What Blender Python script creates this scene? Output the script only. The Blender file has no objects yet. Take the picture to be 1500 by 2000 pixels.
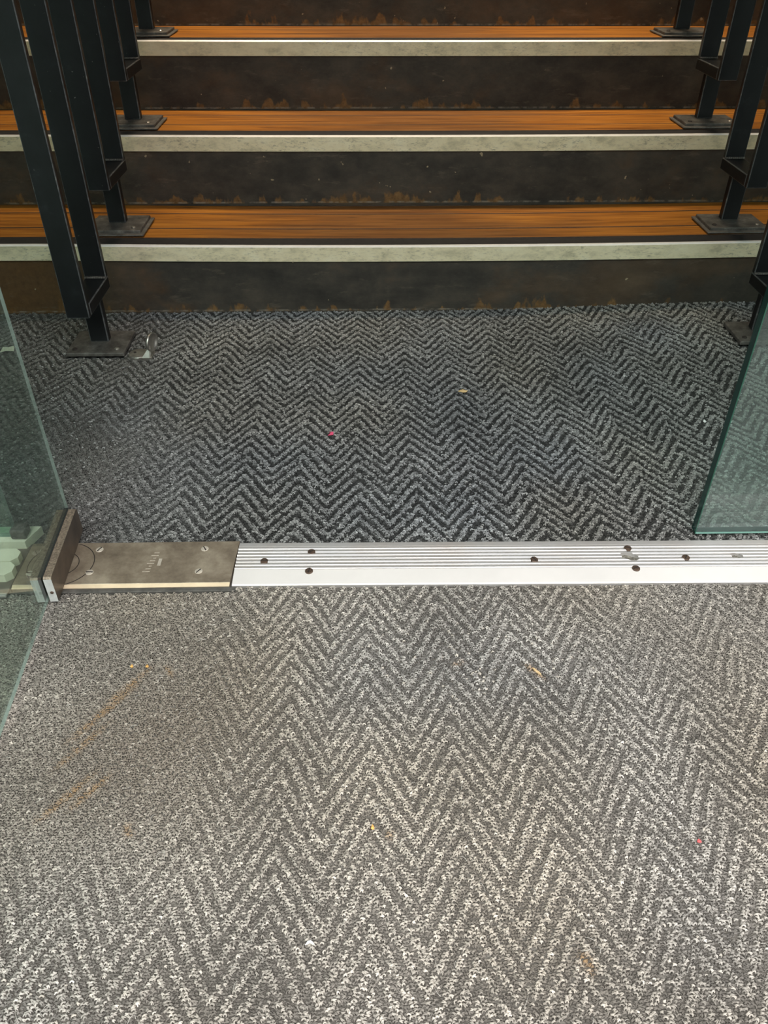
import bpy, bmesh, math
import numpy as np
from mathutils import Matrix, Vector

S = bpy.context.scene
COL = S.collection

# ------------------------------------------------------------------ camera
PITCH, YAW, ROLL = .6621, .0247, .0035
fw = Vector((math.sin(YAW)*math.cos(PITCH), math.cos(YAW)*math.cos(PITCH), -math.sin(PITCH)))
rt = Vector((math.cos(YAW), -math.sin(YAW), 0)); up = rt.cross(fw)
r_ = math.cos(ROLL)*rt + math.sin(ROLL)*up
u_ = -math.sin(ROLL)*rt + math.cos(ROLL)*up
cd = bpy.data.cameras.new('camera'); cam = bpy.data.objects.new('camera', cd); COL.objects.link(cam)
cd.sensor_fit = 'VERTICAL'; cd.sensor_height = 36; cd.lens = 1537.6/2000*36
cd.clip_start = .02
M = Matrix((r_, u_, -fw)).transposed().to_4x4(); M.translation = Vector((0, -1.8658, .8139))
cam.matrix_world = M
S.camera = cam

# ------------------------------------------------------------------ world: bright overcast sky
W = bpy.data.worlds.new('sky'); S.world = W; W.use_nodes = True
wn = W.node_tree; bg = wn.nodes['Background']; bg.inputs[0].default_value = (.96, .985, 1.0, 1)
_tc = wn.nodes.new('ShaderNodeTexCoord'); _sx = wn.nodes.new('ShaderNodeSeparateXYZ'); wn.links.new(_tc.outputs['Generated'], _sx.inputs[0])
_mx = wn.nodes.new('ShaderNodeMath'); _mx.operation = 'MAXIMUM'; wn.links.new(_sx.outputs['Z'], _mx.inputs[0]); _mx.inputs[1].default_value = 0
_ma = wn.nodes.new('ShaderNodeMath'); _ma.operation = 'MULTIPLY_ADD'; wn.links.new(_mx.outputs[0], _ma.inputs[0]); _ma.inputs[1].default_value = 2.0; _ma.inputs[2].default_value = 1.0
wn.links.new(_ma.outputs[0], bg.inputs[1])          # CIE overcast: three times brighter overhead than at the horizon
S.view_settings.view_transform = 'Standard'; S.view_settings.look = 'None'
S.view_settings.gamma = 1; S.view_settings.use_curve_mapping = False
S.view_settings.exposure = 1.05

def interior_lamp():
    ld = bpy.data.lights.new('stair_lamp', 'AREA'); ld.shape = 'RECTANGLE'; ld.size = 2.2; ld.size_y = .25; ld.spread = math.radians(44)
    ld.color = (1, .82, .6); ld.energy = 5.5
    lo = bpy.data.objects.new('stair_lamp', ld); lo.location = (.15, .72, 2.9); COL.objects.link(lo)
interior_lamp()

# ------------------------------------------------------------------ helpers
def mat(name):
    m = bpy.data.materials.new(name); m.use_nodes = True
    nt = m.node_tree; b = nt.nodes['Principled BSDF']
    return m, nt, b
def N(nt, t, **kw):
    n = nt.nodes.new(t)
    for k, v in kw.items():
        if k.startswith('i_'):
            n.inputs[k[2:].replace('_', ' ')].default_value = v
        else: setattr(n, k, v)
    return n
def math_(nt, op, a, b=None, c=None, clamp=False):
    n = nt.nodes.new('ShaderNodeMath'); n.operation = op; n.use_clamp = clamp
    for i, v in enumerate((a, b, c)):
        if v is None: continue
        if isinstance(v, (int, float)): n.inputs[i].default_value = v
        else: nt.links.new(v, n.inputs[i])
    return n.outputs[0]
def noise(nt, vec, scale, detail=4, rough=.6, stretch=None):
    if stretch:
        mp = N(nt, 'ShaderNodeMapping'); mp.inputs['Scale'].default_value = stretch
        nt.links.new(vec, mp.inputs[0]); vec = mp.outputs[0]
    n = N(nt, 'ShaderNodeTexNoise'); n.inputs['Scale'].default_value = scale
    n.inputs['Detail'].default_value = detail; n.inputs['Roughness'].default_value = rough
    nt.links.new(vec, n.inputs['Vector']); return n.outputs['Fac']
def ramp(nt, fac, stops):
    n = N(nt, 'ShaderNodeValToRGB'); e = n.color_ramp.elements
    while len(e) < len(stops): e.new(.5)
    for el, (p, c) in zip(e, stops):
        el.position = p; el.color = c if len(c) == 4 else (*c, 1)
    nt.links.new(fac, n.inputs[0]); return n.outputs[0]
def mix(nt, fac, a, b, blend='MIX'):
    n = N(nt, 'ShaderNodeMix', data_type='RGBA', blend_type=blend)
    for s, v in ((n.inputs[0], fac), (n.inputs[6], a), (n.inputs[7], b)):
        if isinstance(v, (int, float)): s.default_value = v
        elif isinstance(v, tuple): s.default_value = (*v, 1) if len(v) == 3 else v
        else: nt.links.new(v, s)
    return n.outputs[2]
def bump(nt, b, h, strength=.3, dist=.002):
    n = N(nt, 'ShaderNodeBump'); n.inputs['Strength'].default_value = strength; n.inputs['Distance'].default_value = dist
    nt.links.new(h, n.inputs['Height']); nt.links.new(n.outputs[0], b.inputs['Normal'])
def coords(nt, kind='Object'):
    if kind == 'world': return N(nt, 'ShaderNodeNewGeometry').outputs['Position']
    return N(nt, 'ShaderNodeTexCoord').outputs[kind]
def sep(nt, v):
    n = N(nt, 'ShaderNodeSeparateXYZ'); nt.links.new(v, n.inputs[0]); return n.outputs
def setp(b, **kw):
    for k, v in kw.items():
        s = b.inputs[k.replace('_', ' ')]
        s.default_value = (*v, 1) if isinstance(v, tuple) and len(v) == 3 else v
def simple(name, col, rough=.5, metal=0., nscale=None, namt=.25, bmp=0.):
    m, nt, b = mat(name); setp(b, Base_Color=col, Roughness=rough, Metallic=metal)
    if nscale:
        f = noise(nt, coords(nt, 'world'), nscale, 5)
        lo = tuple(c*(1-namt) for c in col); hi = tuple(min(1, c*(1+namt)) for c in col)
        nt.links.new(ramp(nt, f, [(.3, lo), (.7, hi)]), b.inputs['Base Color'])
        if bmp: bump(nt, b, f, bmp, .001)
    return m

# ------------------------------------------------------------------ materials
def m_black_paint():
    m, nt, b = mat('black_painted_steel'); p = coords(nt, 'world')
    f = noise(nt, p, 260, 4, .7); g = noise(nt, p, 22, 5, .65)
    c = ramp(nt, g, [(.35, (.003, .0034, .0042)), (.62, (.007, .0078, .009)), (.80, (.022, .024, .026))])
    sp = ramp(nt, noise(nt, p, 95, 2, .5), [(.74, (0, 0, 0)), (.79, (1, 1, 1))])
    c = mix(nt, sp, c, (.16, .15, .14))
    nt.links.new(c, b.inputs['Base Color']); setp(b, Roughness=.42)
    bump(nt, b, f, .25, .0006); return m
def m_worn_edge_highlight():
    m, nt, b = mat('worn_edge_highlight'); p = coords(nt, 'world')  # worn paint, lightened to stand in for the bars' edge highlights
    c = ramp(nt, noise(nt, p, 70, 5, .7), [(.35, (.03, .033, .035)), (.6, (.10, .105, .105)), (.75, (.26, .25, .22))])
    nt.links.new(c, b.inputs['Base Color']); setp(b, Roughness=.45); return m
def m_plate():
    m, nt, b = mat('worn_black_plate'); p = coords(nt, 'world')
    g = noise(nt, p, 40, 6, .7)
    c = ramp(nt, g, [(.32, (.045, .039, .033)), (.55, (.12, .11, .096)), (.75, (.24, .225, .20))])
    nt.links.new(c, b.inputs['Base Color']); setp(b, Roughness=.55, Metallic=.2)
    bump(nt, b, g, .3, .001); return m
def m_wood():
    m, nt, b = mat('varnished_tread_wood'); p = coords(nt, 'world'); x, y, z = sep(nt, p)
    oi = N(nt, 'ShaderNodeObjectInfo').outputs['Random']
    off = N(nt, 'ShaderNodeCombineXYZ'); nt.links.new(math_(nt, 'MULTIPLY', oi, 40), off.inputs[0]); nt.links.new(oi, off.inputs[1])
    va = N(nt, 'ShaderNodeVectorMath'); nt.links.new(p, va.inputs[0]); nt.links.new(off.outputs[0], va.inputs[1]); v = va.outputs[0]
    g = noise(nt, v, 30, 7, .65, (.12, 2.4, 1))
    c = ramp(nt, g, [(.26, (.13, .040, .006)), (.5, (.35, .128, .017)), (.76, (.56, .235, .036))])
    # worn, dull walking strip in the middle of the flight
    wx = math_(nt, 'SUBTRACT', 1, math_(nt, 'ABSOLUTE', math_(nt, 'MULTIPLY', math_(nt, 'SUBTRACT', x, .10), 1.5)))
    w = math_(nt, 'ADD', wx, math_(nt, 'MULTIPLY', math_(nt, 'SUBTRACT', noise(nt, v, 7, 5, .6, (.5, 2.5, 1)), .5), 1.6))
    wm = ramp(nt, w, [(.15, (0, 0, 0)), (.75, (1, 1, 1))])
    c = mix(nt, math_(nt, 'MULTIPLY', wm, .75), c, ramp(nt, g, [(.3, (.07, .030, .012)), (.7, (.20, .092, .034))]))
    pit = ramp(nt, noise(nt, v, 55, 4, .6, (.15, 2.2, 1)), [(.30, (1, 1, 1)), (.37, (0, 0, 0))])
    c = mix(nt, math_(nt, 'MULTIPLY', pit, .75), c, (.03, .014, .006))
    nt.links.new(c, b.inputs['Base Color']); setp(b, Roughness=.5); b.inputs['Specular IOR Level'].default_value = .25
    bump(nt, b, g, .12, .0008); return m
def m_riser():
    m, nt, b = mat('scuffed_dark_riser'); p = coords(nt, 'world'); x, y, z = sep(nt, p)
    g = noise(nt, p, 2.6, 8, .66, (1, 1, 1.6)); f = noise(nt, p, 70, 6, .7)
    c = ramp(nt, g, [(.36, (.024, .023, .020)), (.5, (.055, .048, .038)), (.58, (.085, .055, .032)), (.68, (.11, .070, .038))])
    c = mix(nt, .4, c, ramp(nt, noise(nt, p, 16, 7, .72, (.6, 1, 1)), [(.32, (.015, .014, .012)), (.5, (.06, .054, .043)), (.7, (.13, .108, .078))]))
    # scuffed-off paint along the foot of every riser
    zz = math_(nt, 'MODULO', math_(nt, 'ADD', z, .34), .17)
    foot = math_(nt, 'SUBTRACT', 1, math_(nt, 'MULTIPLY', zz, 22), None, True)
    k = math_(nt, 'ADD', math_(nt, 'MULTIPLY', foot, .34), math_(nt, 'ADD', noise(nt, p, 30, 4, .55, (1, 1, .45)), math_(nt, 'MULTIPLY', math_(nt, 'SUBTRACT', noise(nt, p, 3.3, 2), .5), .55)))
    wear = ramp(nt, k, [(.80, (0, 0, 0)), (.87, (1, 1, 1))])
    wear = math_(nt, 'MULTIPLY', wear, math_(nt, 'GREATER_THAN', foot, .02))
    c = mix(nt, wear, c, ramp(nt, f, [(.3, (.10, .052, .018)), (.7, (.24, .14, .055))]))
    bare = math_(nt, 'MULTIPLY', math_(nt, 'LESS_THAN', z, .17), ramp(nt, math_(nt, 'ADD', math_(nt, 'MULTIPLY_ADD', x, -1.6, -.75), math_(nt, 'MULTIPLY', math_(nt, 'SUBTRACT', g, .5), 1.2)), [(0, (0, 0, 0)), (.5, (1, 1, 1))]))
    c = mix(nt, math_(nt, 'MULTIPLY', bare, .75), c, ramp(nt, f, [(.3, (.085, .04, .014)), (.7, (.16, .085, .03))]))
    dust = math_(nt, 'MULTIPLY', math_(nt, 'LESS_THAN', zz, .0045), ramp(nt, noise(nt, p, 45, 4), [(.42, (0, 0, 0)), (.6, (1, 1, 1))]))
    c = mix(nt, math_(nt, 'MULTIPLY', dust, .6), c, (.28, .25, .2))
    scuff = ramp(nt, noise(nt, p, 34, 5, .7, (.35, 1, 1.3)), [(.58, (0, 0, 0)), (.70, (1, 1, 1))])
    c = mix(nt, math_(nt, 'MULTIPLY', scuff, .45), c, (.15, .125, .09))
    chips = ramp(nt, noise(nt, p, 60, 2, .4), [(.755, (0, 0, 0)), (.775, (1, 1, 1))])
    c = mix(nt, chips, c, (.33, .27, .17))
    nt.links.new(c, b.inputs['Base Color']); setp(b, Roughness=.6); b.inputs['Specular IOR Level'].default_value = .3
    bump(nt, b, f, .25, .0015); return m
def m_nosing():
    m, nt, b = mat('dirty_aluminium_nosing'); p = coords(nt, 'world')
    g = noise(nt, p, 16, 6, .7, (1, 1, 2)); s = noise(nt, p, 190, 6, .8, (.35, 1, 1)); q = noise(nt, p, 7, 3, .6)
    c = ramp(nt, g, [(.3, (.60, .54, .35)), (.5, (.88, .785, .53)), (.72, (.96, .885, .64))])
    d = math_(nt, 'MULTIPLY', ramp(nt, s, [(.34, (1, 1, 1)), (.48, (0, 0, 0))]), ramp(nt, q, [(.38, (.1, .1, .1)), (.62, (1, 1, 1))]))
    c = mix(nt, math_(nt, 'MULTIPLY', d, .75), c, (.20, .18, .11))
    nt.links.new(c, b.inputs['Base Color']); setp(b, Roughness=.45, Metallic=.15)
    bump(nt, b, s, .1, .0006); return m
def m_threshold():
    m, nt, b = mat('bright_aluminium'); p = coords(nt, 'world')
    g = noise(nt, p, 9, 5, .6); s = noise(nt, p, 60, 5, .7, (.15, 2, 1))
    c = ramp(nt, g, [(.3, (.60, .53, .475)), (.65, (.66, .63, .605))])
    d = ramp(nt, s, [(.26, (1, 1, 1)), (.38, (0, 0, 0))])
    c = mix(nt, math_(nt, 'MULTIPLY', d, .15), c, (.45, .40, .36))
    nt.links.new(c, b.inputs['Base Color']); setp(b, Roughness=.42, Metallic=.45); return m
def m_closer():
    m, nt, b = mat('worn_bronze_plate'); p = coords(nt, 'world')
    g = noise(nt, p, 11, 7, .7); s = noise(nt, p, 38, 6, .75, (.4, 1.6, 1))
    c = ramp(nt, g, [(.34, (.17, .13, .094)), (.5, (.34, .27, .195)), (.66, (.52, .43, .32))])
    sc = ramp(nt, s, [(.60, (0, 0, 0)), (.72, (1, 1, 1))])
    c = mix(nt, math_(nt, 'MULTIPLY', sc, .35), c, (.55, .47, .36))
    nt.links.new(c, b.inputs['Base Color']); setp(b, Roughness=.42, Metallic=.4)
    bump(nt, b, s, .12, .0005); return m
def m_glass(name, tint, haze=.0):
    m = bpy.data.materials.new(name); m.use_nodes = True; nt = m.node_tree; nt.nodes.clear()
    o = N(nt, 'ShaderNodeOutputMaterial'); t = N(nt, 'ShaderNodeBsdfTransparent'); t.inputs[0].default_value = (*tint, 1)
    g = N(nt, 'ShaderNodeBsdfGlossy'); g.inputs['Roughness'].default_value = .01
    fr = N(nt, 'ShaderNodeFresnel'); bf = N(nt, 'ShaderNodeNewGeometry').outputs['Backfacing']
    nt.links.new(math_(nt, 'MULTIPLY_ADD', bf, 1/1.5-1.5, 1.5), fr.inputs[0])   # thin pane: no total reflection at the far face
    mx = N(nt, 'ShaderNodeMixShader'); nt.links.new(fr.outputs[0], mx.inputs[0]); nt.links.new(t.outputs[0], mx.inputs[1]); nt.links.new(g.outputs[0], mx.inputs[2])
    out = mx.outputs[0]
    if haze:      # thin pale diffuse film over the glass, uneven by noise
        d = N(nt, 'ShaderNodeBsdfDiffuse'); d.inputs[0].default_value = (.55, .62, .58, 1)
        m2 = N(nt, 'ShaderNodeMixShader')
        f = ramp(nt, noise(nt, coords(nt, 'world'), 6, 5, .65), [(.3, (haze*.5,)*3), (.7, (haze*1.5,)*3)])
        nt.links.new(f, m2.inputs[0]); nt.links.new(out, m2.inputs[1]); nt.links.new(d.outputs[0], m2.inputs[2]); out = m2.outputs[0]
    nt.links.new(out, o.inputs[0]); return m
def m_edge(name, col):
    m, nt, b = mat(name); setp(b, Base_Color=col, Roughness=.15); b.inputs['Transmission Weight'].default_value = .35; return m

PERIOD, AMP, PITCH_X = .031, .078, .1015
def m_carpet_base(name, xoff, light, dark, AMP=AMP):
    m, nt, b = mat(name); p = coords(nt, 'world'); x, y, z = sep(nt, p)
    t = math_(nt, 'PINGPONG', math_(nt, 'SUBTRACT', x, xoff), PITCH_X/2)
    k = math_(nt, 'SUBTRACT', y, math_(nt, 'MULTIPLY', t, 2*AMP/PITCH_X))
    ph = math_(nt, 'FLOORED_MODULO', math_(nt, 'DIVIDE', k, PERIOD), 1)
    ph = math_(nt, 'ADD', ph, math_(nt, 'MULTIPLY', math_(nt, 'SUBTRACT', noise(nt, p, 300, 3), .5), .9))
    w = math_(nt, 'LESS_THAN', math_(nt, 'ABSOLUTE', math_(nt, 'SUBTRACT', ph, .5)), .25)
    lo = mix(nt, w, tuple(c*.8 for c in dark), tuple(c*.5 for c in light))
    nt.links.new(lo, b.inputs['Base Color']); setp(b, Roughness=.95); b.inputs['Specular IOR Level'].default_value = .1
    bump(nt, b, noise(nt, p, 420, 3), .8, .003); return m
def m_pile():
    m, nt, b = mat('carpet_yarn')
    a = N(nt, 'ShaderNodeAttribute'); a.attribute_type = 'INSTANCER'; a.attribute_name = 'tuft_colour'
    nt.links.new(a.outputs['Color'], b.inputs['Base Color']); setp(b, Roughness=.9); b.inputs['Specular IOR Level'].default_value = .12
    return m

WORN_HIGHLIGHT = m_worn_edge_highlight(); JOINT = simple('dark_board_joint', (.030, .014, .006), .7, 0, 60, .5); LIP = simple('highlit_nosing_lip', (.93, .88, .82), .3, .15, 40, .06)
BLACK, PLATE, WOOD, RISER, NOSING = m_black_paint(), m_plate(), m_wood(), m_riser(), m_nosing()
ALU, CLOSER = m_threshold(), m_closer()
GLASS_L, GLASS_R, GLASS_S = m_glass('green_tinted_glass', (.75, .825, .78), .02), m_glass('clear_green_glass', (.84, .93, .90), .07), m_glass('sidelight_glass', (.74, .86, .81), .04)
def m_pale_edge():
    m = m_glass('glass_edge_pale', (.66, .76, .71), .38); return m
EDGE_L, EDGE_R = m_pale_edge(), m_edge('glass_edge_dark', (.004, .035, .028))
GRIP = simple('black_rubber_grip', (.016, .014, .014), .6, 0, 90, .4, .2)
SCREW = simple('rusty_screw', (.13, .085, .06), .55, .5, 400, .4)
SLOT = simple('screw_slot_dark', (.03, .022, .018), .8)
STEEL = simple('dull_steel', (.50, .47, .42), .35, .85, 60, .25)
PLSCREW = simple('worn_screw_head', (.62, .54, .44), .4, .2, 200, .2)
BRASS = simple('polished_brass_edge', (.90, .70, .47), .35, .25, 30, .12)
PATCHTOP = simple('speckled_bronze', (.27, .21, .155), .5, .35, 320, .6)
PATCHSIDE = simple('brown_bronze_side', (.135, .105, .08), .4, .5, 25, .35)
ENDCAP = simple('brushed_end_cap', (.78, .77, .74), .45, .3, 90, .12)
GASKET = simple('dark_gasket', (.02, .022, .02), .7)
CREAM = simple('cream_painted_metal', (.88, .86, .68), .5, 0, 20, .06)
DARKGREY = simple('dirty_grey_metal', (.14, .13, .115), .55, .3, 60, .4, .2)
RAMP = simple('sky_bright_aluminium', (.84, .78, .73), .4, .12, 7, .05)  # ramp face paler than the strip: sky brightness put into its colour
GROOVE = simple('shaded_groove', (.20, .185, .17), .6, .2, 60, .2)  # groove shade put into a darker colour, so the ridges stand out
GRIT = simple('grey_grit', (.17, .155, .125), .9, 0, 250, .5, .6)
CONCRETE = simple('concrete_floor', (.30, .29, .28), .9, 0, 12, .2, .2)
WALLM = simple('dark_plaster_wall', (.10, .09, .08), .8, 0, 6, .15)
CEILM = simple('dark_ceiling', (.10, .09, .08), .8, 0, 6, .1)
FACADE = simple('facade_render', (.32, .30, .28), .85, 0, 4, .15)
ADDED_STREETWALL = simple('added_street_facade', (.22, .21, .20), .85, 0, 2, .2)

# ------------------------------------------------------------------ geometry helpers
def link(name, bm, mats, parent=None, smooth=False):
    me = bpy.data.meshes.new(name); bmesh.ops.recalc_face_normals(bm, faces=bm.faces[:]); bm.to_mesh(me); bm.free()
    for m in (mats if isinstance(mats, (list, tuple)) else [mats]): me.materials.append(m)
    if smooth:
        for p in me.polygons: p.use_smooth = True
    o = bpy.data.objects.new(name, me); COL.objects.link(o)
    if parent: o.parent = parent
    return o
def thing(name, label, cat, loc=(0, 0, 0), group=None, kind='thing'):
    o = bpy.data.objects.new(name, None); COL.objects.link(o); o.location = loc; o.empty_display_size = .05
    tag(o, label, cat, group, kind); return o
def tag(o, label, cat, group=None, kind='thing'):
    o['label'] = label; o['category'] = cat; o['kind'] = kind
    if group: o['group'] = group
    return o
def box(bm, x0, x1, y0, y1, z0, z1, nx=1, bev=0, mi=0, bm_i=-1):
    xs = [x0+(x1-x0)*i/nx for i in range(nx+1)]
    rows = [[bm.verts.new((x, y, z)) for (y, z) in ((y0, z0), (y1, z0), (y1, z1), (y0, z1))] for x in xs]
    fs = []
    for a, b in zip(rows, rows[1:]):
        for k in range(4): fs.append(bm.faces.new((a[k], a[(k+1) % 4], b[(k+1) % 4], b[k])))
    fs.append(bm.faces.new(rows[0])); fs.append(bm.faces.new(rows[-1][::-1]))
    for f in fs: f.material_index = mi
    if bev:
        bmesh.ops.recalc_face_normals(bm, faces=fs)
        es = [e for e in {e for f in fs for e in f.edges} if len(e.link_faces) == 2 and e.calc_face_angle(0) > .5]
        bmesh.ops.bevel(bm, geom=es, offset=bev, segments=2, profile=.5, affect='EDGES', material=bm_i)
    return bm
def nbox(name, m, parent, *a, local=None, **k):
    bm = bmesh.new(); box(bm, *a, **k)
    if local is not None: bmesh.ops.translate(bm, verts=bm.verts[:], vec=-Vector(local))
    return link(name, bm, m, parent)
def lathe(bm, prof, n=20, c=(0, 0, 0), mi=0):
    """revolve (radius, z) pairs about Z"""
    rings = []
    for r, z in prof:
        rings.append([bm.verts.new((c[0]+r*math.cos(2*math.pi*i/n), c[1]+r*math.sin(2*math.pi*i/n), c[2]+z)) for i in range(n)])
    for a, b in zip(rings, rings[1:]):
        for i in range(n): bm.faces.new((a[i], a[(i+1) % n], b[(i+1) % n], b[i])).material_index = mi
    bm.faces.new(rings[0]).material_index = mi; bm.faces.new(rings[-1]).material_index = mi
    return bm
def structure(name, m, *a, **k):
    o = nbox(name, m, None, *a, **k); o['kind'] = 'structure'; return o
def prism_x(bm, prof, x0, x1, mi=0, nx=1):
    """extrude a (y, z) outline along X"""
    rows = [[bm.verts.new((x0+(x1-x0)*i/nx, y, z)) for y, z in prof] for i in range(nx+1)]
    n = len(prof)
    for a, b in zip(rows, rows[1:]):
        for k in range(n): bm.faces.new((a[k], a[(k+1) % n], b[(k+1) % n], b[k])).material_index = mi
    bm.faces.new(rows[0]).material_index = mi; bm.faces.new(rows[-1][::-1]).material_index = mi
    return bm
def prism_z(bm, outline, z0, z1, mi=0):
    a = [bm.verts.new((x, y, z0)) for x, y in outline]; b = [bm.verts.new((x, y, z1)) for x, y in outline]; n = len(a)
    for k in range(n): bm.faces.new((a[k], a[(k+1) % n], b[(k+1) % n], b[k])).material_index = mi
    bm.faces.new(a[::-1]).material_index = mi; bm.faces.new(b).material_index = mi
    return bm

# ------------------------------------------------------------------ room shell
XL, XR = -1.45, 1.75
structure('floor', CONCRETE, -8, 8, -9, 4.5, -.12, -.006)
structure('wall_left', WALLM, XL-.15, XL, -.85, 3.3, -.006, 3.2)
structure('wall_right', WALLM, XR, XR+.15, -.85, 3.3, -.006, 3.2)
structure('wall_back', WALLM, XL-.15, XR+.15, 3.3, 3.45, -.006, 3.2)
structure('ceiling', CEILM, XL-.15, XR+.15, -.85, 3.45, 3.2, 3.35)
bm = bmesh.new()
box(bm, -8, XL, -1.55, -.85, -.006, 7); box(bm, XR, 8, -1.55, -.85, -.006, 7); box(bm, XL, XR, -1.55, -.85, 2.15, 7)
o = link('wall_front', bm, FACADE); o['kind'] = 'structure'
structure('added_wall_opposite', ADDED_STREETWALL, -14, 14, -9.4, -9, -.12, 5.4)  # unseen building across the street, added to cut off low sky light

# ------------------------------------------------------------------ staircase
RISE, RUN = .17, .3083
NSTEP = 7
def sag(x, i):
    d = (.007, .003, .001, 0, 0, 0, 0)[i-1]
    return -d*max(0, 1-((x-.12)/.85)**2)
def deform(bm, f):
    for v in bm.verts: v.co.z += f(v.co.x)
XS0, XS1 = XL+.003, XR-.003
st = thing('staircase', 'dark wooden staircase with orange varnished treads and pale metal nosings, between two black railings', 'stairs')
for i in range(1, NSTEP+1):
    y0 = (i-1)*RUN; zt = i*RISE
    bm = bmesh.new(); box(bm, XS0, XS1, y0, y0+.02, (zt-RISE)-.006, zt-.0375, nx=24); 
    for v in bm.verts:
        if v.co.z > zt-.1: v.co.z += sag(v.co.x, i)
    link('riser', bm, RISER, st)
    # L-shaped nosing: front face and a thin top lip
    bm = bmesh.new(); yf = y0-.006
    prism_x(bm, [(yf, zt-.037), (yf+.004, zt-.0375), (yf+.004, zt-.004), (y0+.0035, zt-.004), (y0+.0035, zt), (yf+.003, zt), (yf, zt-.003)], XS0, XS1, nx=24)
    bm.normal_update(); bmesh.ops.recalc_face_normals(bm, faces=bm.faces[:])
    for f in bm.faces:
        if f.normal.z > .4: f.material_index = 1  # upward lip faces: bright highlight painted as a near-white colour
    deform(bm, lambda x: sag(x, i)); link('nosing', bm, [NOSING, LIP], st)
    bm = bmesh.new(); box(bm, XS0, XS1, y0+.0035, y0+.0475, zt-.02, zt-.0015, nx=24, bev=0); deform(bm, lambda x: sag(x, i))
    link('grip_strip', bm, GRIP, st)
    if i == NSTEP:
        nbox('landing', WOOD, st, XS0, XS1, y0+.042, 3.295, zt-.03, zt); continue
    for (a, b) in ((.0490, .1175), (.1210, .2360), (.2395, .3065)):
        bm = bmesh.new(); box(bm, XS0, XS1, y0+a, y0+b, zt-.022, zt+(0, -.0005, -.0010)[int(a*12) % 3], nx=24, bev=.0021, bm_i=1); deform(bm, lambda x: sag(x, i))
        link('tread_board', bm, [WOOD, JOINT], st)  # bevelled board edges darkened so the seams show

# ------------------------------------------------------------------ railings
def railing(name, label, cx, out):
    """cx: centre of the bars; out: sideways shift of the posts (towards the wall)"""
    R = thing(name, label, 'railing', (cx, -.18, 0))
    L = (cx, -.18, 0)
    hw = .024; yA = -.305
    first = {}
    for i in range(0, 6):
        z0 = i*RISE; dy = i*RUN
        lift = .0165 if (i == 0 and cx > 0) else 0
        for k, y in enumerate((yA+dy, yA+.155+dy)):
            zb = z0+.119 if k == 0 else z0+.146
            ztop = .62+.17/RUN*(y+.35)+.33
            nbox('upright_bar', [BLACK, WORN_HIGHLIGHT], R, cx-hw, cx+hw, y, y+.014, zb, ztop, local=L, bev=.0020, bm_i=1)
        nbox('bottom_bar', [BLACK, WORN_HIGHLIGHT], R, cx-hw, cx+hw, yA+.0145+dy, yA+.170+dy, z0+.119, z0+.1455, local=L, bev=.0022, bm_i=1)
        # weld bead at the foot of the rear bar
        bm = bmesh.new()
        for s in range(9):
            xx = cx-hw*.85+s*hw*1.7/8
            q = lathe(bm, [(.0005, .0035), (.003, .003), (.0042, 0), (.003, -.001)], 6, (xx, yA+.153+dy, z0+.147))
        bmesh.ops.translate(bm, verts=bm.verts[:], vec=-Vector(L)); link('weld_bead', bm, PLATE, R)
        px = cx+out; py = -.180+dy
        nbox('post', [BLACK, WORN_HIGHLIGHT], R, px-.021, px+.021, py-.010, py+.012, z0+.0110+lift, z0+.1185, local=L, bev=.0025, bm_i=1)
        bx0, bx1, by0, by1 = px-.062, px+.068, py-.067, py+.050
        if cx > 0: bx0, bx1, by1 = px-.068, px+.075, py+.040
        pl = nbox('base_plate', PLATE, R, bx0, bx1, by0, by1, z0+.002+lift, z0+.0110+lift, local=L, bev=.002)
        if i > 0:
            sx0, sx1 = bx0-.009, bx1+.009
            nbox('shim_plate', DARKGREY, R, sx0, sx1, by0-.012, by1+.004, z0+.0005, z0+.004, local=L, bev=.001)
        for bx in (bx0+.016, bx1-.020):
            bm = bmesh.new(); lathe(bm, [(.0055, -.001), (.0055, .0015), (.004, .0028)], 12, (bx, by0+.020, z0+.0110+lift))
            bmesh.ops.translate(bm, verts=bm.verts[:], vec=-Vector(L)); link('bolt', bm, SLOT if bx < bx0+.02 else STEEL, pl)
    # sloping flat handrail over the bars
    bm = bmesh.new(); y0, y1 = yA-.05, yA+5*RUN+.24; f = lambda y: .95+.17/RUN*(y+.35)
    prism_x(bm, [(y0, f(y0)), (y1, f(y1)), (y1, f(y1)+.02), (y0, f(y0)+.02)], cx-.03, cx+.03)
    bmesh.ops.translate(bm, verts=bm.verts[:], vec=-Vector(L)); link('handrail', bm, BLACK, R)
    return R
railing('stair_railing', 'black steel railing of flat bars on base plates, beside the silver doorstop', -.602, -.009)
railing('stair_railing', 'black steel railing of flat bars standing behind the fixed glass panel', .902, .010)

# ------------------------------------------------------------------ threshold strip and floor closer plate
TH = thing('door_threshold', 'ridged bright aluminium threshold strip with brown screws across the doorway', 'threshold', (.65, -.958, 0))
prof = [(.0475, -.005), (.0475, .0030), (.0455, .0042), (.0370, .0046)]
y = .0365
for k in range(7):
    prof += [(y, .0032), (y-.0022, .0032), (y-.0028, .0052), (y-.0040, .0056), (y-.0062, .0056), (y-.0072, .0046)]
    y -= .0076
prof += [(y, .0036), (y-.001, .0046), (-.0465, .0015), (-.0485, .0002), (-.0485, -.005)]
bm = bmesh.new(); prism_x(bm, prof[::-1], -.856, 1.08, nx=48)
bm.normal_update()
for f in bm.faces:
    c = f.calc_center_median()
    if c.z < .0034 and c.y > -.018 and abs(f.normal.x) < .5 and c.z > .001 and c.y < .040: f.material_index = 1
    if c.y < -.0185 and abs(f.normal.z) > .5 and c.z > -.001: f.material_index = 2
strip = link('ridged_strip', bm, [ALU, GROOVE, RAMP], TH)
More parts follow.
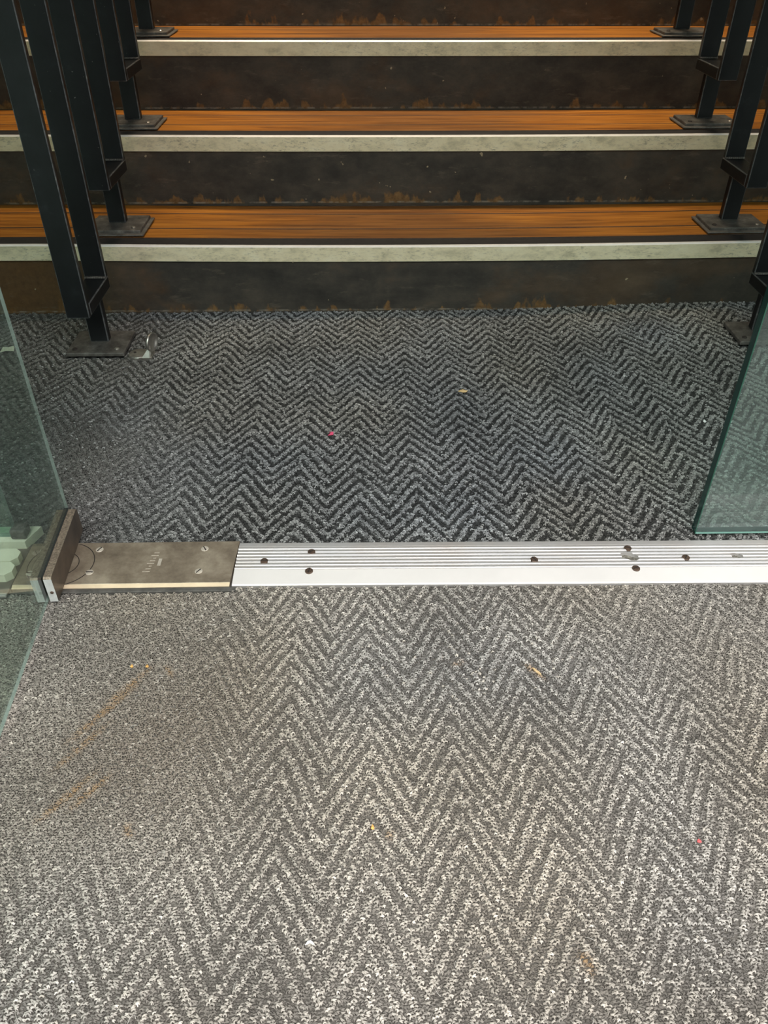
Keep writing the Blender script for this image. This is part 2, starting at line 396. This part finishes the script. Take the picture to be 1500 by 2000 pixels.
# two slotted holes cut through the strip (position in the frame of the strip)
def slot_outline(cx, cy, w, h, skew=.0, n=6):
    pts = []
    for s, a0 in ((1, -90), (-1, 90)):
        for k in range(n+1):
            a = math.radians(a0+180*k/n); pts.append((cx+s*(w/2-h/2)+h/2*math.cos(a)+skew*math.sin(a)*h, cy+h/2*math.sin(a)))
    return pts
HOLES = [(.4067-.65, .0075, .026, .0175), (.5746-.65, .0080, .018, .0125)]
cb = bmesh.new()
for hx, hy, w, h in HOLES: prism_z(cb, slot_outline(hx, hy, w, h, -.25), -.003, .02)
cutter = link('cutter', cb, ALU, TH)
md = strip.modifiers.new('cut', 'BOOLEAN'); md.object = cutter; md.operation = 'DIFFERENCE'; md.solver = 'EXACT'
bpy.context.view_layer.update()
dg = bpy.context.evaluated_depsgraph_get()
newme = bpy.data.meshes.new_from_object(strip.evaluated_get(dg)); strip.modifiers.clear(); strip.data = newme
bpy.data.objects.remove(cutter)
rng = np.random.default_rng(4)
for hx, hy, w, h in HOLES:
    bm = bmesh.new(); nn = 7
    vs = [[bm.verts.new((hx-w/2+w*i/(nn-1), hy-h/2+h*j/4, -.003+.0035*rng.random())) for j in range(5)] for i in range(nn)]
    for i in range(nn-1):
        for j in range(4): bm.faces.new((vs[i][j], vs[i+1][j], vs[i+1][j+1], vs[i][j+1]))
    link('bolt_hole_grit', bm, GRIT, TH)
TH.rotation_euler.z = -.010
def screw(parent, x, y, z, r, body, slot, ang):
    bm = bmesh.new(); lathe(bm, [(r, -.002), (r, 0), (r*.9, .0009), (r*.45, .0013)], 16, (0, 0, 0))
    s = link('screw', bm, body, parent); s.location = (x, y, z)
    bm = bmesh.new(); box(bm, -r*.8, r*.8, -r*.13, r*.13, .0005, .0017); bmesh.ops.rotate(bm, verts=bm.verts[:], matrix=Matrix.Rotation(ang, 3, 'Z'))
    bmesh.ops.translate(bm, verts=bm.verts[:], vec=(0, 0, 0)); link('screw_slot', bm, slot, s)
ca, sa = math.cos(.010), math.sin(.010)
for i, (x, y) in enumerate(((-.1624, -.9452), (-.0903, -.9248), (-.092, -.969), (.2561, -.9497), (.4087, -.9257), (.4088, -.9729), (.4935, -.9495))):
    dx, dy = x-.65, y+.958-.003
    screw(TH, dx*ca-dy*sa, dx*sa+dy*ca, .0052, .0062, SCREW, SLOT, i*.7)

CP = thing('floor_closer_plate', 'worn brown bronze floor plate with four screws at the foot of the open glass door', 'plate', (-.375, -.949, 0))
bm = bmesh.new(); hx, hy = .168, .0515
prism_x(bm, [(hy, -.005), (hy, .0032), (hy-.002, .0045), (-hy+.0066, .0045), (-hy+.0060, .0040), (-hy, .0015), (-hy, -.005)], -.158, hx-.001)
for f in bm.faces:
    f.normal_update()
    if -hy < f.calc_center_median().y < -hy+.0063 and f.calc_center_median().z > .001 and abs(f.normal.x) < .5: f.material_index = 1
for v in bm.verts:
    if v.co.x > 0: v.co.x += .006*(v.co.y/hy)*.3
link('cover_plate', bm, [CLOSER, BRASS], CP)
for i, (x, y) in enumerate(((-.4238, -.9155), (-.2589, -.9165), (-.4254, -.9685), (-.2601, -.9690), (-.511, -.916), (-.515, -.969))):
    screw(CP, x+.375, y+.949, .0042, .0062, PLSCREW, SLOT, 1.1+i)
for r in (.049, .026):                                  # grooves of the pivot cover, raised as thin rings
    bm = bmesh.new(); n = 48
    for a in range(n):
        t0, t1 = 2*math.pi*a/n, 2*math.pi*(a+1)/n
        q = [(r, t0), (r, t1), (r+.0012, t1), (r+.0012, t0)]
        lo = [bm.verts.new((rr*math.cos(t), max(-.047, min(.047, rr*math.sin(t))), .0044)) for rr, t in q]
        hi = [bm.verts.new((v.co.x, v.co.y, .0047)) for v in lo]
        bm.faces.new(hi)
        for k in range(4): bm.faces.new((lo[k], lo[(k+1) % 4], hi[(k+1) % 4], hi[k]))
    g = link('pivot_ring', bm, SLOT, CP); g.location = (-.474+.375, .0, .0002)
# worn-away engraving: a few short bright scratches in a column
bm = bmesh.new()
for k in range(8):
    yy = .030-.0062*k; w = .006+.003*math.sin(k*2.1)
    box(bm, -w-.001*k, w*.3-.001*k, yy-.0007, yy+.0007, .0044, .00475)
box(bm, .004, .009, .000, .016, .0044, .00472)
g = link('worn_engraving', bm, PLSCREW, CP); g.location = (.045, -.006, .0); g['label'] = 'worn illegible engraved lettering'
# dull metal channel left along the front of the plate
FL = nbox('floor_channel', DARKGREY, None, -.530, -.2, -1.0085, -1.0008, -.006, .0008, bev=.0008)
FL['label'] = 'thin grey metal channel in front of the bronze floor plate'; FL['category'] = 'channel'; FL['kind'] = 'thing'

# ------------------------------------------------------------------ glass door (open, standing towards the viewer)
ANG = math.radians(3.6)
GD = thing('door_1', 'open tinted glass door with a bronze corner fitting on the floor plate', 'door', (-.4677, -.8675, 0), None, 'structure')
GD.rotation_euler.z = ANG            # local -Y runs from the pivot edge towards the free edge
def pane(name, parent, x0, x1, y0, y1, z0, z1, face, edge, axis):
    bm = bmesh.new(); box(bm, x0, x1, y0, y1, z0, z1)
    bmesh.ops.recalc_face_normals(bm, faces=bm.faces[:])
    for f in bm.faces: f.material_index = 0 if abs(f.normal[axis]) > .9 else 1
    return link(name, bm, [face, edge], parent)
pane('glass_pane', GD, -.0125, -.0078, -.85, 0, .010, 2.1, GLASS_L, EDGE_L, 0)
PF = bpy.data.objects.new('corner_fitting', None); COL.objects.link(PF); PF.parent = GD; PF.empty_display_size = .02
def cheek(x0, x1):
    bm = bmesh.new()   # side outline in (y, z): far top corner stands plumb, near end slightly raked
    out = [(0, .006), (0, .048), (-.004, .0515), (-.162, .0515), (-.165, .049), (-.165, .006)]
    prism_x(bm, out, x0, x1)
    bmesh.ops.recalc_face_normals(bm, faces=bm.faces[:])
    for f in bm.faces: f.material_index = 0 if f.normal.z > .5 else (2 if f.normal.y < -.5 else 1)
    return link('cheek_plate', bm, [PATCHTOP, PATCHSIDE, ENDCAP], PF)
cheek(-.0065, .0050); cheek(-.0245, -.0138)
nbox('gasket', GASKET, PF, -.0136, -.0067, -.163, -.001, .0515, .0525)
bm = bmesh.new(); lathe(bm, [(.0025, -.0008), (.0025, .0006), (.0012, .0012)], 10); bmesh.ops.rotate(bm, verts=bm.verts[:], matrix=Matrix.Rotation(math.pi/2, 3, 'X'))
g = link('set_screw', bm, SCREW, PF); g.location = (.000, -.1652, .024)
bm = bmesh.new(); lathe(bm, [(.014, 0), (.014, .008)], 20); g = link('pivot_pin', bm, PATCHSIDE, PF); g.location = (-.011, -.08, .0035)

# ------------------------------------------------------------------ fixed panel on the other side
GP = thing('window_1', 'fixed clear glass panel with a dark green edge standing on the inner carpet', 'glass panel', (.5265, -.890, 0), None, 'structure')
bm = bmesh.new(); x0, x1 = 0, 1.2
box(bm, x0, x1, -.005, .010, .006, 2.14); bmesh.ops.recalc_face_normals(bm, faces=bm.faces[:])
for f in bm.faces: f.material_index = 0 if abs(f.normal.y) > .9 else 1
link('glass_pane', bm, [GLASS_R, EDGE_R], GP)
nbox('edge_bevel', m_edge('bright_green_edge', (.05, .16, .11)), GP, -.0004, .0012, -.0054, -.0046, .006, .75)
nbox('bottom_bevel', m_edge('pale_green_edge', (.35, .62, .52)), GP, .001, 1.2, -.0056, -.0040, .0052, .0075)

# ------------------------------------------------------------------ sidelight behind the open door
SL = thing('window_2', 'fixed glass sidelight on a cream metal sill, seen through the open glass door', 'window', (-.545, -.93, 0), None, 'structure')
pane('glass_pane', SL, -.88, -.012, .032, .042, .0185, 2.14, GLASS_S, EDGE_L, 1)
def sill(y0, y1, z1, xend, cut):
    bm = bmesh.new(); prism_z(bm, [(-.9, y0), (xend-cut, y0), (xend, y0+cut*.9), (xend, y1-cut*.9), (xend-cut, y1), (-.9, y1)], .004, z1)
    return link('sill_rail', bm, CREAM, SL)
sill(-.057, -.0275, .018, .010, .009); sill(-.0255, .004, .018, .008, .009)
bm = bmesh.new(); prism_z(bm, [(-.9, .020), (.006, .020), (.020, .058), (-.9, .058)], .002, .018); link('sill_ledge', bm, CREAM, SL)
nbox('sill_base', DARKGREY, SL, -.9, .0105, -.080, .060, .0004, .0036, bev=.001)
nbox('foot_clip', DARKGREY, SL, -.016, .008, .024, .048, .0184, .036, bev=.003)
nbox('front_lip', ALU, SL, -.9, .0105, -.087, -.080, .0004, .004, bev=.001)

# ------------------------------------------------------------------ doorstop
DS = thing('doorstop', 'small silver doorstop with an upright round cup beside a railing foot', 'doorstop', (-.512, -.238, .002))
bm = bmesh.new(); lathe(bm, [(.0215, -.004), (.0215, .002), (.0195, .004), (.012, .005), (.003, .0052)], 28); link('round_base', bm, STEEL, DS, smooth=False)
bm = bmesh.new()
out = [(.004, -.0215), (.030, -.021), (.030, .010), (.004, .018)]
prism_z(bm, out, -.003, .003); 
prism_x(bm, [(-.016, .003), (.012, .003), (.008, .026), (-.010, .026)], .024, .028)
v = [bm.verts.new(c) for c in ((.010, -.0205, .003), (.026, -.0205, .003), (.026, -.0115, .024), (.010, -.0185, .003), (.026, -.0165, .003), (.026, -.0085, .024))]
bm.faces.new(v[:3]); bm.faces.new(v[3:][::-1])
for a, b in ((0, 1), (1, 2), (2, 0)): bm.faces.new((v[a], v[b], v[b+3], v[a+3]))
link('bracket', bm, STEEL, DS)
bm = bmesh.new(); lathe(bm, [(.004, .001), (.018, .001), (.0195, .003), (.020, .0075), (.0185, .0078), (.0175, .004), (.004, .003)], 32)
bmesh.ops.rotate(bm, verts=bm.verts[:], matrix=Matrix.Rotation(math.pi/2, 3, 'Y'))
g = link('round_cup', bm, STEEL, DS, smooth=True); g.location = (.0265, -.002, .031); g.rotation_euler.z = -.30
DS.scale = (1.1, 1.1, 1.05)
bm = bmesh.new(); lathe(bm, [(.003, 0), (.003, .0012)], 12); g = link('bolt', bm, SLOT, DS); g.location = (-.008, 0, .0050)

# ------------------------------------------------------------------ carpets
def vnoise(x, y, s, seed):
    r = np.random.default_rng(seed).random((256, 256))
    u, v = x*s, y*s; i, j = np.floor(u).astype(int), np.floor(v).astype(int); fu, fv = u-i, v-j
    fu = fu*fu*(3-2*fu); fv = fv*fv*(3-2*fv)
    g = lambda a, b: r[a % 256, b % 256]
    return (g(i, j)*(1-fu)+g(i+1, j)*fu)*(1-fv)+(g(i, j+1)*(1-fu)+g(i+1, j+1)*fu)*fv
def sm(t): t = np.clip(t, 0, 1); return t*t*(3-2*t)
def inner_height(x, y):            # the inner carpet rides up towards the far corner on the stair side
    return .018*sm((x-.15)/.75)*sm((y+.75)/.7)
PILE = m_pile()

def pile_modifier(o):
    ng = bpy.data.node_groups.new('loop_pile', 'GeometryNodeTree')
    ng.interface.new_socket('Geometry', in_out='INPUT', socket_type='NodeSocketGeometry'); ng.interface.new_socket('Geometry', in_out='OUTPUT', socket_type='NodeSocketGeometry')
    n = ng.nodes; l = ng.links
    gi, go = n.new('NodeGroupInput'), n.new('NodeGroupOutput')
    def arch(rad, res, thick, sides, tr, rot, scl):
        a = n.new('GeometryNodeCurveArc'); a.mode = 'RADIUS'; a.inputs['Resolution'].default_value = res; a.inputs['Radius'].default_value = rad
        a.inputs['Start Angle'].default_value = -.25; a.inputs['Sweep Angle'].default_value = math.pi+.5
        c = n.new('GeometryNodeCurvePrimitiveCircle'); c.inputs['Resolution'].default_value = sides; c.inputs['Radius'].default_value = thick
        m = n.new('GeometryNodeCurveToMesh'); l.new(a.outputs['Curve'], m.inputs['Curve']); l.new(c.outputs['Curve'], m.inputs['Profile Curve'])
        t = n.new('GeometryNodeTransform'); t.inputs['Rotation'].default_value = rot; t.inputs['Translation'].default_value = tr; t.inputs['Scale'].default_value = scl
        l.new(m.outputs[0], t.inputs['Geometry']); return t.outputs[0]
    j = n.new('GeometryNodeJoinGeometry')
    H = math.pi/2
    for q in (arch(.00135, 5, .00068, 4, (0, -.0005, .0007), (H-.15, 0, .12), (1, 1, 1)),
              arch(.00120, 5, .00066, 4, (.0003, .0006, .0006), (H+.2, 0, -.28), (1, 1, 1))):
        l.new(q, j.inputs[0])
    sm_ = n.new('GeometryNodeSetMaterial'); sm_.inputs['Material'].default_value = PILE; l.new(j.outputs[0], sm_.inputs['Geometry'])
    ip = n.new('GeometryNodeInstanceOnPoints'); l.new(gi.outputs[0], ip.inputs['Points']); l.new(sm_.outputs[0], ip.inputs['Instance'])
    def attr(name, typ):
        a = n.new('GeometryNodeInputNamedAttribute'); a.data_type = typ; a.inputs['Name'].default_value = name; return a.outputs[0]
    l.new(attr('tuft_rotation', 'FLOAT_VECTOR'), ip.inputs['Rotation']); l.new(attr('tuft_scale', 'FLOAT_VECTOR'), ip.inputs['Scale'])
    l.new(ip.outputs[0], go.inputs[0])
    md = o.modifiers.new('pile', 'NODES'); md.node_group = ng

STAINS = [  # x, y, length, width, angle, strength (orange-brown soiling of the outer mat)
    (-.3175, -1.186, .05, .006, .95, .8), (-.3447, -1.2345, .06, .006, .95, .75), (-.3523, -1.276, .05, .006, .95, .7), (-.3326, -1.2188, .06, .005, .95, .6),
    (-.3505, -1.3455, .05, .006, .9, .8), (-.3259, -1.3395, .035, .006, .9, .85), (-.2705, -1.3882, .012, .005, 2.0, .8), (-.269, -1.161, .014, .004, 2.1, .8),
    (.2199, -1.1709, .022, .005, 2.2, .8), (.2075, -1.5367, .014, .007, 2.1, .75), (.118, -1.155, .012, .005, .6, .5), (.02, -1.40, .007, .005, 0, .7)]
def carpet(name, label, x0, x1, y0, y1, e0, e1, px0, px1, py0, py1, pitch, xoff, yoff, light, dark, seed, hfun, base_mat, contrast, AMP=AMP):
    T = thing(name, label, 'carpet', ((x0+x1)/2, (y0+y1)/2, 0)); ox, oy = T.location.x, T.location.y
    bm = bmesh.new(); nx, ny = 40, 24
    f = lambda x, y: float(hfun(np.float64(x), np.float64(y)))-.0035
    def vert(i, j):
        x = x0+(x1-x0)*i/nx; a, b = float(e0(np.float64(x))), float(e1(np.float64(x))); yy = a+(b-a)*j/ny
        return bm.verts.new((x-ox, yy-oy, f(x, yy)))
    vs = [[vert(i, j) for j in range(ny+1)] for i in range(nx+1)]
    for i in range(nx):
        for j in range(ny): bm.faces.new((vs[i][j], vs[i+1][j], vs[i+1][j+1], vs[i][j+1]))
    bd = [e for e in bm.edges if e.is_boundary]
    ext = bmesh.ops.extrude_edge_only(bm, edges=bd)['geom']
    for v in ext:
        if isinstance(v, bmesh.types.BMVert): v.co.z = -.006
    link('carpet_backing', bm, base_mat, T)
    rg = np.random.default_rng(seed)
    xs = np.arange(px0, px1, pitch*.98); ys = np.arange(py0, py1, pitch*.86)
    X, Y = np.meshgrid(xs, ys); X = X+np.where(np.arange(len(ys))[:, None] % 2, pitch*.5, 0)
    X = X.ravel(); Y = Y.ravel(); n = len(X)
    X = X+rg.normal(0, pitch*.16, n); Y = Y+rg.normal(0, pitch*.14, n)
    keep = (Y < e1(X)-.0012) & (Y > e0(X)+.0012)
    if y0 > -1: keep &= ~((np.abs(X+.611) < .068) & (np.abs(Y+.19) < .061)) & ~((X-(-.512))**2+(Y+.238)**2 < .022**2) & ~((np.abs(X-.919) < .070) & (np.abs(Y+.19) < .061))
    X, Y = X[keep], Y[keep]; n = len(X)
    wx = X+(vnoise(X, Y, 14, seed+1)-.5)*.010; wy = Y+(vnoise(X, Y, 11, seed+2)-.5)*.010
    d = np.abs(((wx-xoff)/PITCH_X+.5) % 1-.5)*PITCH_X          # distance to a trough column
    ph = ((wy-yoff-d*2*AMP/PITCH_X)/PERIOD) % 1
    s = .5+.5*np.cos(2*np.pi*(ph-.5))
    w = sm((s-.60+rg.normal(0, .16, n))/.34+.5)
    c = contrast(X, Y); w = .52+(w-.52)*c+(rg.random(n)-.5)*.55*(1-c)
    w = np.clip(w, 0, 1)
    w = np.where(rg.random(n) < .05, 1-w, w)
    L, D = np.array(light), np.array(dark)
    col = D[None]*(1-w[:, None])+L[None]*w[:, None]
    col *= (rg.lognormal(0, .25 if y0 > -1 else .20, n)*(.82+.36*vnoise(X, Y, 9, seed+3)))[:, None]
    tint = (vnoise(X, Y, 6, seed+4)-.5)[:, None]*np.array([[.10, .02, -.12]]); col *= 1+tint
    if y0 > -1:      # patchy blend to dark brown-grey towards the side of the silver doorstop
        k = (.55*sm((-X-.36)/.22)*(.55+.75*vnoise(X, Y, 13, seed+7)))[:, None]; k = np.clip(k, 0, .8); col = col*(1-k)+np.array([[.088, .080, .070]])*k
    hair = rg.random(n) < .02; col[hair] = np.minimum(.62, L*1.45)*rg.uniform(.8, 1.1, (hair.sum(), 1))
    if y0 < -1.2:
        for sx, sy, ln, wd, an, stg in STAINS:
            u = (X-sx)*math.cos(an)+(Y-sy)*math.sin(an); v = -(X-sx)*math.sin(an)+(Y-sy)*math.cos(an)
            k = np.clip(np.exp(-(u/(ln*.75))**4-(v/(wd*.75))**2)*stg*(.25+.8*rg.random(n)), 0, .9)[:, None]
            col = col*(1-k)+np.array([[.40, .235, .10]])*k
        k = (.42*np.exp(-((X+.28)/.13)**2-((Y+1.27)/.14)**2))[:, None]; col = col*(1-k)+np.array([[.20, .150, .108]])*k
    col = np.clip(col, .01, .9)
    Z = hfun(X, Y)-.0032+.0009*w+rg.normal(0, .0003, n)
    me = bpy.data.meshes.new('carpet_pile'); me.vertices.add(n)
    me.vertices.foreach_set('co', np.stack([X-ox, Y-oy, Z], 1).astype(np.float32).ravel())
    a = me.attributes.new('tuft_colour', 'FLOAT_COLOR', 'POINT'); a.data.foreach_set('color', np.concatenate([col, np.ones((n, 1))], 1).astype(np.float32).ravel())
    rot = np.stack([rg.normal(0, .25, n), rg.normal(0, .2, n), rg.normal(0, .45, n)+np.where(rg.random(n) < .5, math.pi, 0)], 1)
    a = me.attributes.new('tuft_rotation', 'FLOAT_VECTOR', 'POINT'); a.data.foreach_set('vector', rot.astype(np.float32).ravel())
    q = pitch/.0033
    scl = np.stack([rg.uniform(.85, 1.35, n), rg.uniform(.8, 1.2, n), (.75+.45*w)*rg.uniform(.8, 1.25, n)], 1)*q
    a = me.attributes.new('tuft_scale', 'FLOAT_VECTOR', 'POINT'); a.data.foreach_set('vector', scl.astype(np.float32).ravel())
    me.materials.append(PILE)
    o = bpy.data.objects.new('carpet_pile', me); COL.objects.link(o); o.parent = T; o['kind'] = 'stuff'
    pile_modifier(o); return T
def fibres(T, n, x0, x1, y0, y1, seed, m):
    rg = np.random.default_rng(seed); bm = bmesh.new()
    for _ in range(n):
        x, y, a, k, L = rg.uniform(x0, x1), rg.uniform(y0, y1), rg.uniform(0, 6.28), rg.normal(0, 120), rg.uniform(.005, .013)
        ring = None; px, py = x, y
        for q in range(6):
            z = .0022+.0022*math.sin(math.pi*q/5); nx_, ny_ = -math.sin(a), math.cos(a); r = .00016
            cur = [bm.verts.new((px+nx_*r*u-T.location.x, py+ny_*r*u-T.location.y, z+r*v)) for u, v in ((-1, -.6), (1, -.6), (0, 1))]
            if ring:
                for i in range(3): bm.faces.new((ring[i], ring[(i+1) % 3], cur[(i+1) % 3], cur[i]))
            ring = cur; px += math.cos(a)*L/5; py += math.sin(a)*L/5; a += k*L/5
    o = link('loose_fibre', bm, m, T); o['kind'] = 'stuff'
flat = lambda x, y: np.zeros_like(x)
LI, DI = (.27, .265, .252), (.050, .049, .046)  # inner yarn darkened: falloff of daylight indoors put into the colour
LO, DO = (.41, .366, .315), (.178, .157, .135)
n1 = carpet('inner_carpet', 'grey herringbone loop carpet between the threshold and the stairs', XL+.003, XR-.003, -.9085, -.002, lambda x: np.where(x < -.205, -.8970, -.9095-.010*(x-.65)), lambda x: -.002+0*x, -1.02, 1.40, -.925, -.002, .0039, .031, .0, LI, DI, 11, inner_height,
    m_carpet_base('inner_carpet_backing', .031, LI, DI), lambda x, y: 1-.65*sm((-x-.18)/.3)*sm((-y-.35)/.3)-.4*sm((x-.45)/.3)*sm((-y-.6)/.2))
n2 = carpet('outer_carpet', 'grey beige herringbone carpet mat with orange stains in front of the threshold', -1.3, 1.6, -2.6, -1.009, lambda x: -2.6+0*x, lambda x: np.where(x < -.53, -1.0185, np.where(x < -.205, -1.0092, -1.0075-.010*(x-.65))), -.85, 1.05, -1.80, -.995, .0036, .048, .0, LO, DO, 23, flat,
    m_carpet_base('outer_carpet_backing', .048, LO, DO, .092), lambda x, y: 1-.8*sm((-x-.10)/.2)*sm((y+1.55)/.2)-.35*sm((x-.2)/.2)*sm((y+1.25)/.1), .092)

# ------------------------------------------------------------------ litter on the carpets and stuck to nothing else
def scrap(name, label, cat, x, y, z, outline, m, thick=.0006, curl=.002, rot=0):
    bm = bmesh.new(); n = len(outline)
    c0 = bm.verts.new((0, 0, curl)); ring = [bm.verts.new((px, py, curl*(.2+.8*((k*37) % 5)/5))) for k, (px, py) in enumerate(outline)]
    c1 = bm.verts.new((0, 0, curl-thick)); rlow = [bm.verts.new((v.co.x, v.co.y, v.co.z-thick)) for v in ring]
    for k in range(n):
        bm.faces.new((c0, ring[k], ring[(k+1) % n])); bm.faces.new((c1, rlow[(k+1) % n], rlow[k]))
        bm.faces.new((ring[k], rlow[k], rlow[(k+1) % n], ring[(k+1) % n]))
    o = link(name, bm, m); o.location = (x, y, z); o.rotation_euler.z = rot
    tag(o, label, cat); return o
E_ = lambda a, b, n=10, w=.0: [(a*math.cos(2*math.pi*k/n)*(1+w*math.sin(k*5.3)), b*math.sin(2*math.pi*k/n)*(1+w*math.cos(k*3.1))) for k in range(n)]
YEL = simple('dry_leaf_yellow', (.78, .55, .26), .7, 0, 120, .15); PINK = simple('pink_petal', (.80, .10, .20), .6)
PAPER = simple('cream_paper', (.80, .78, .62), .8, 0, 80, .1); ORANGE = simple('orange_crumb', (.78, .42, .12), .8, 0, 200, .2)
WHITE = simple('white_fluff', (.85, .84, .80), .9); STRAW = simple('tan_straw', (.60, .42, .22), .8, 0, 90, .2); RED = simple('red_fleck', (.75, .12, .12), .7)
scrap('dried_leaf', 'small dried yellow leaf lying on the inner carpet', 'leaf', .1998, -.4177, .002, [(-.0105, 0), (-.006, .0038), (0, .006), (.005, .0042), (.0105, .001), (.006, -.004), (0, -.006), (-.005, -.004)], YEL)
scrap('flower_petal', 'tiny bright pink petal on the inner carpet', 'petal', -.0702, -.5782, .002, [(-.004, .005), (.001, .006), (.0045, .003), (.004, -.004), (0, -.006), (-.006, -.0055), (-.001, -.002), (.001, .002)], PINK, .0012, .003)
scrap('paper_scrap', 'torn cream paper scrap on the carpet behind the open glass door', 'paper', -.8104, -.2169, .0045, [(-.015, -.012), (-.002, -.009), (.002, -.014), (.015, -.008), (.011, .009), (.004, .020), (0, .008), (-.012, .004)], PAPER, .0008, .008)
scrap('orange_crumb', 'orange crumb on the outer mat, nearer the open glass door', 'crumb', -.3195, -1.1538, .0015, E_(.0019, .0022, 7, .2), ORANGE, .0014, .002)
scrap('orange_crumb', 'orange crumb on the outer mat, beside another nearer the glass door', 'crumb', -.299, -1.1542, .0015, E_(.0020, .0019, 7, .2), ORANGE, .0014, .002)
scrap('straw_bit', 'flat tan straw sliver pressed into the outer mat', 'straw', .2215, -1.1735, .0012, E_(.0080, .0018, 10, .08), STRAW, .001, .0022, 2.2)
scrap('white_fluff', 'curl of white fluff on the outer mat', 'fluff', -.063, -1.5143, .0015, [(-.0045, -.0008), (-.0022, .0022), (.0008, .0026), (.0038, .0008), (.005, -.0015), (.0022, -.0002), (0, .0010), (-.0022, .0002)], WHITE, .0015, .003)
scrap('white_crumb', 'white speck on the inner carpet beside the fixed glass panel', 'crumb', .6623, -.5502, inner_height(.6623, -.5502)+.002, E_(.0032, .0032, 7, .2), WHITE, .002, .003)
scrap('red_fleck', 'tiny red fleck on the outer mat', 'fleck', .3571, -1.4163, .0015, E_(.0026, .0018, 7, .2), RED, .001, .0025)
scrap('yellow_chip', 'small yellow chip on the outer mat', 'chip', .0004, -1.3926, .0015, E_(.0020, .0028, 7, .2), ORANGE, .001, .0025)
fibres(n2, 420, -.5, .6, -1.62, -1.02, 5, simple('pale_fibre', (.62, .58, .52), .9)); fibres(n1, 160, -.7, .75, -.88, -.25, 6, simple('grey_fibre', (.42, .41, .40), .9))
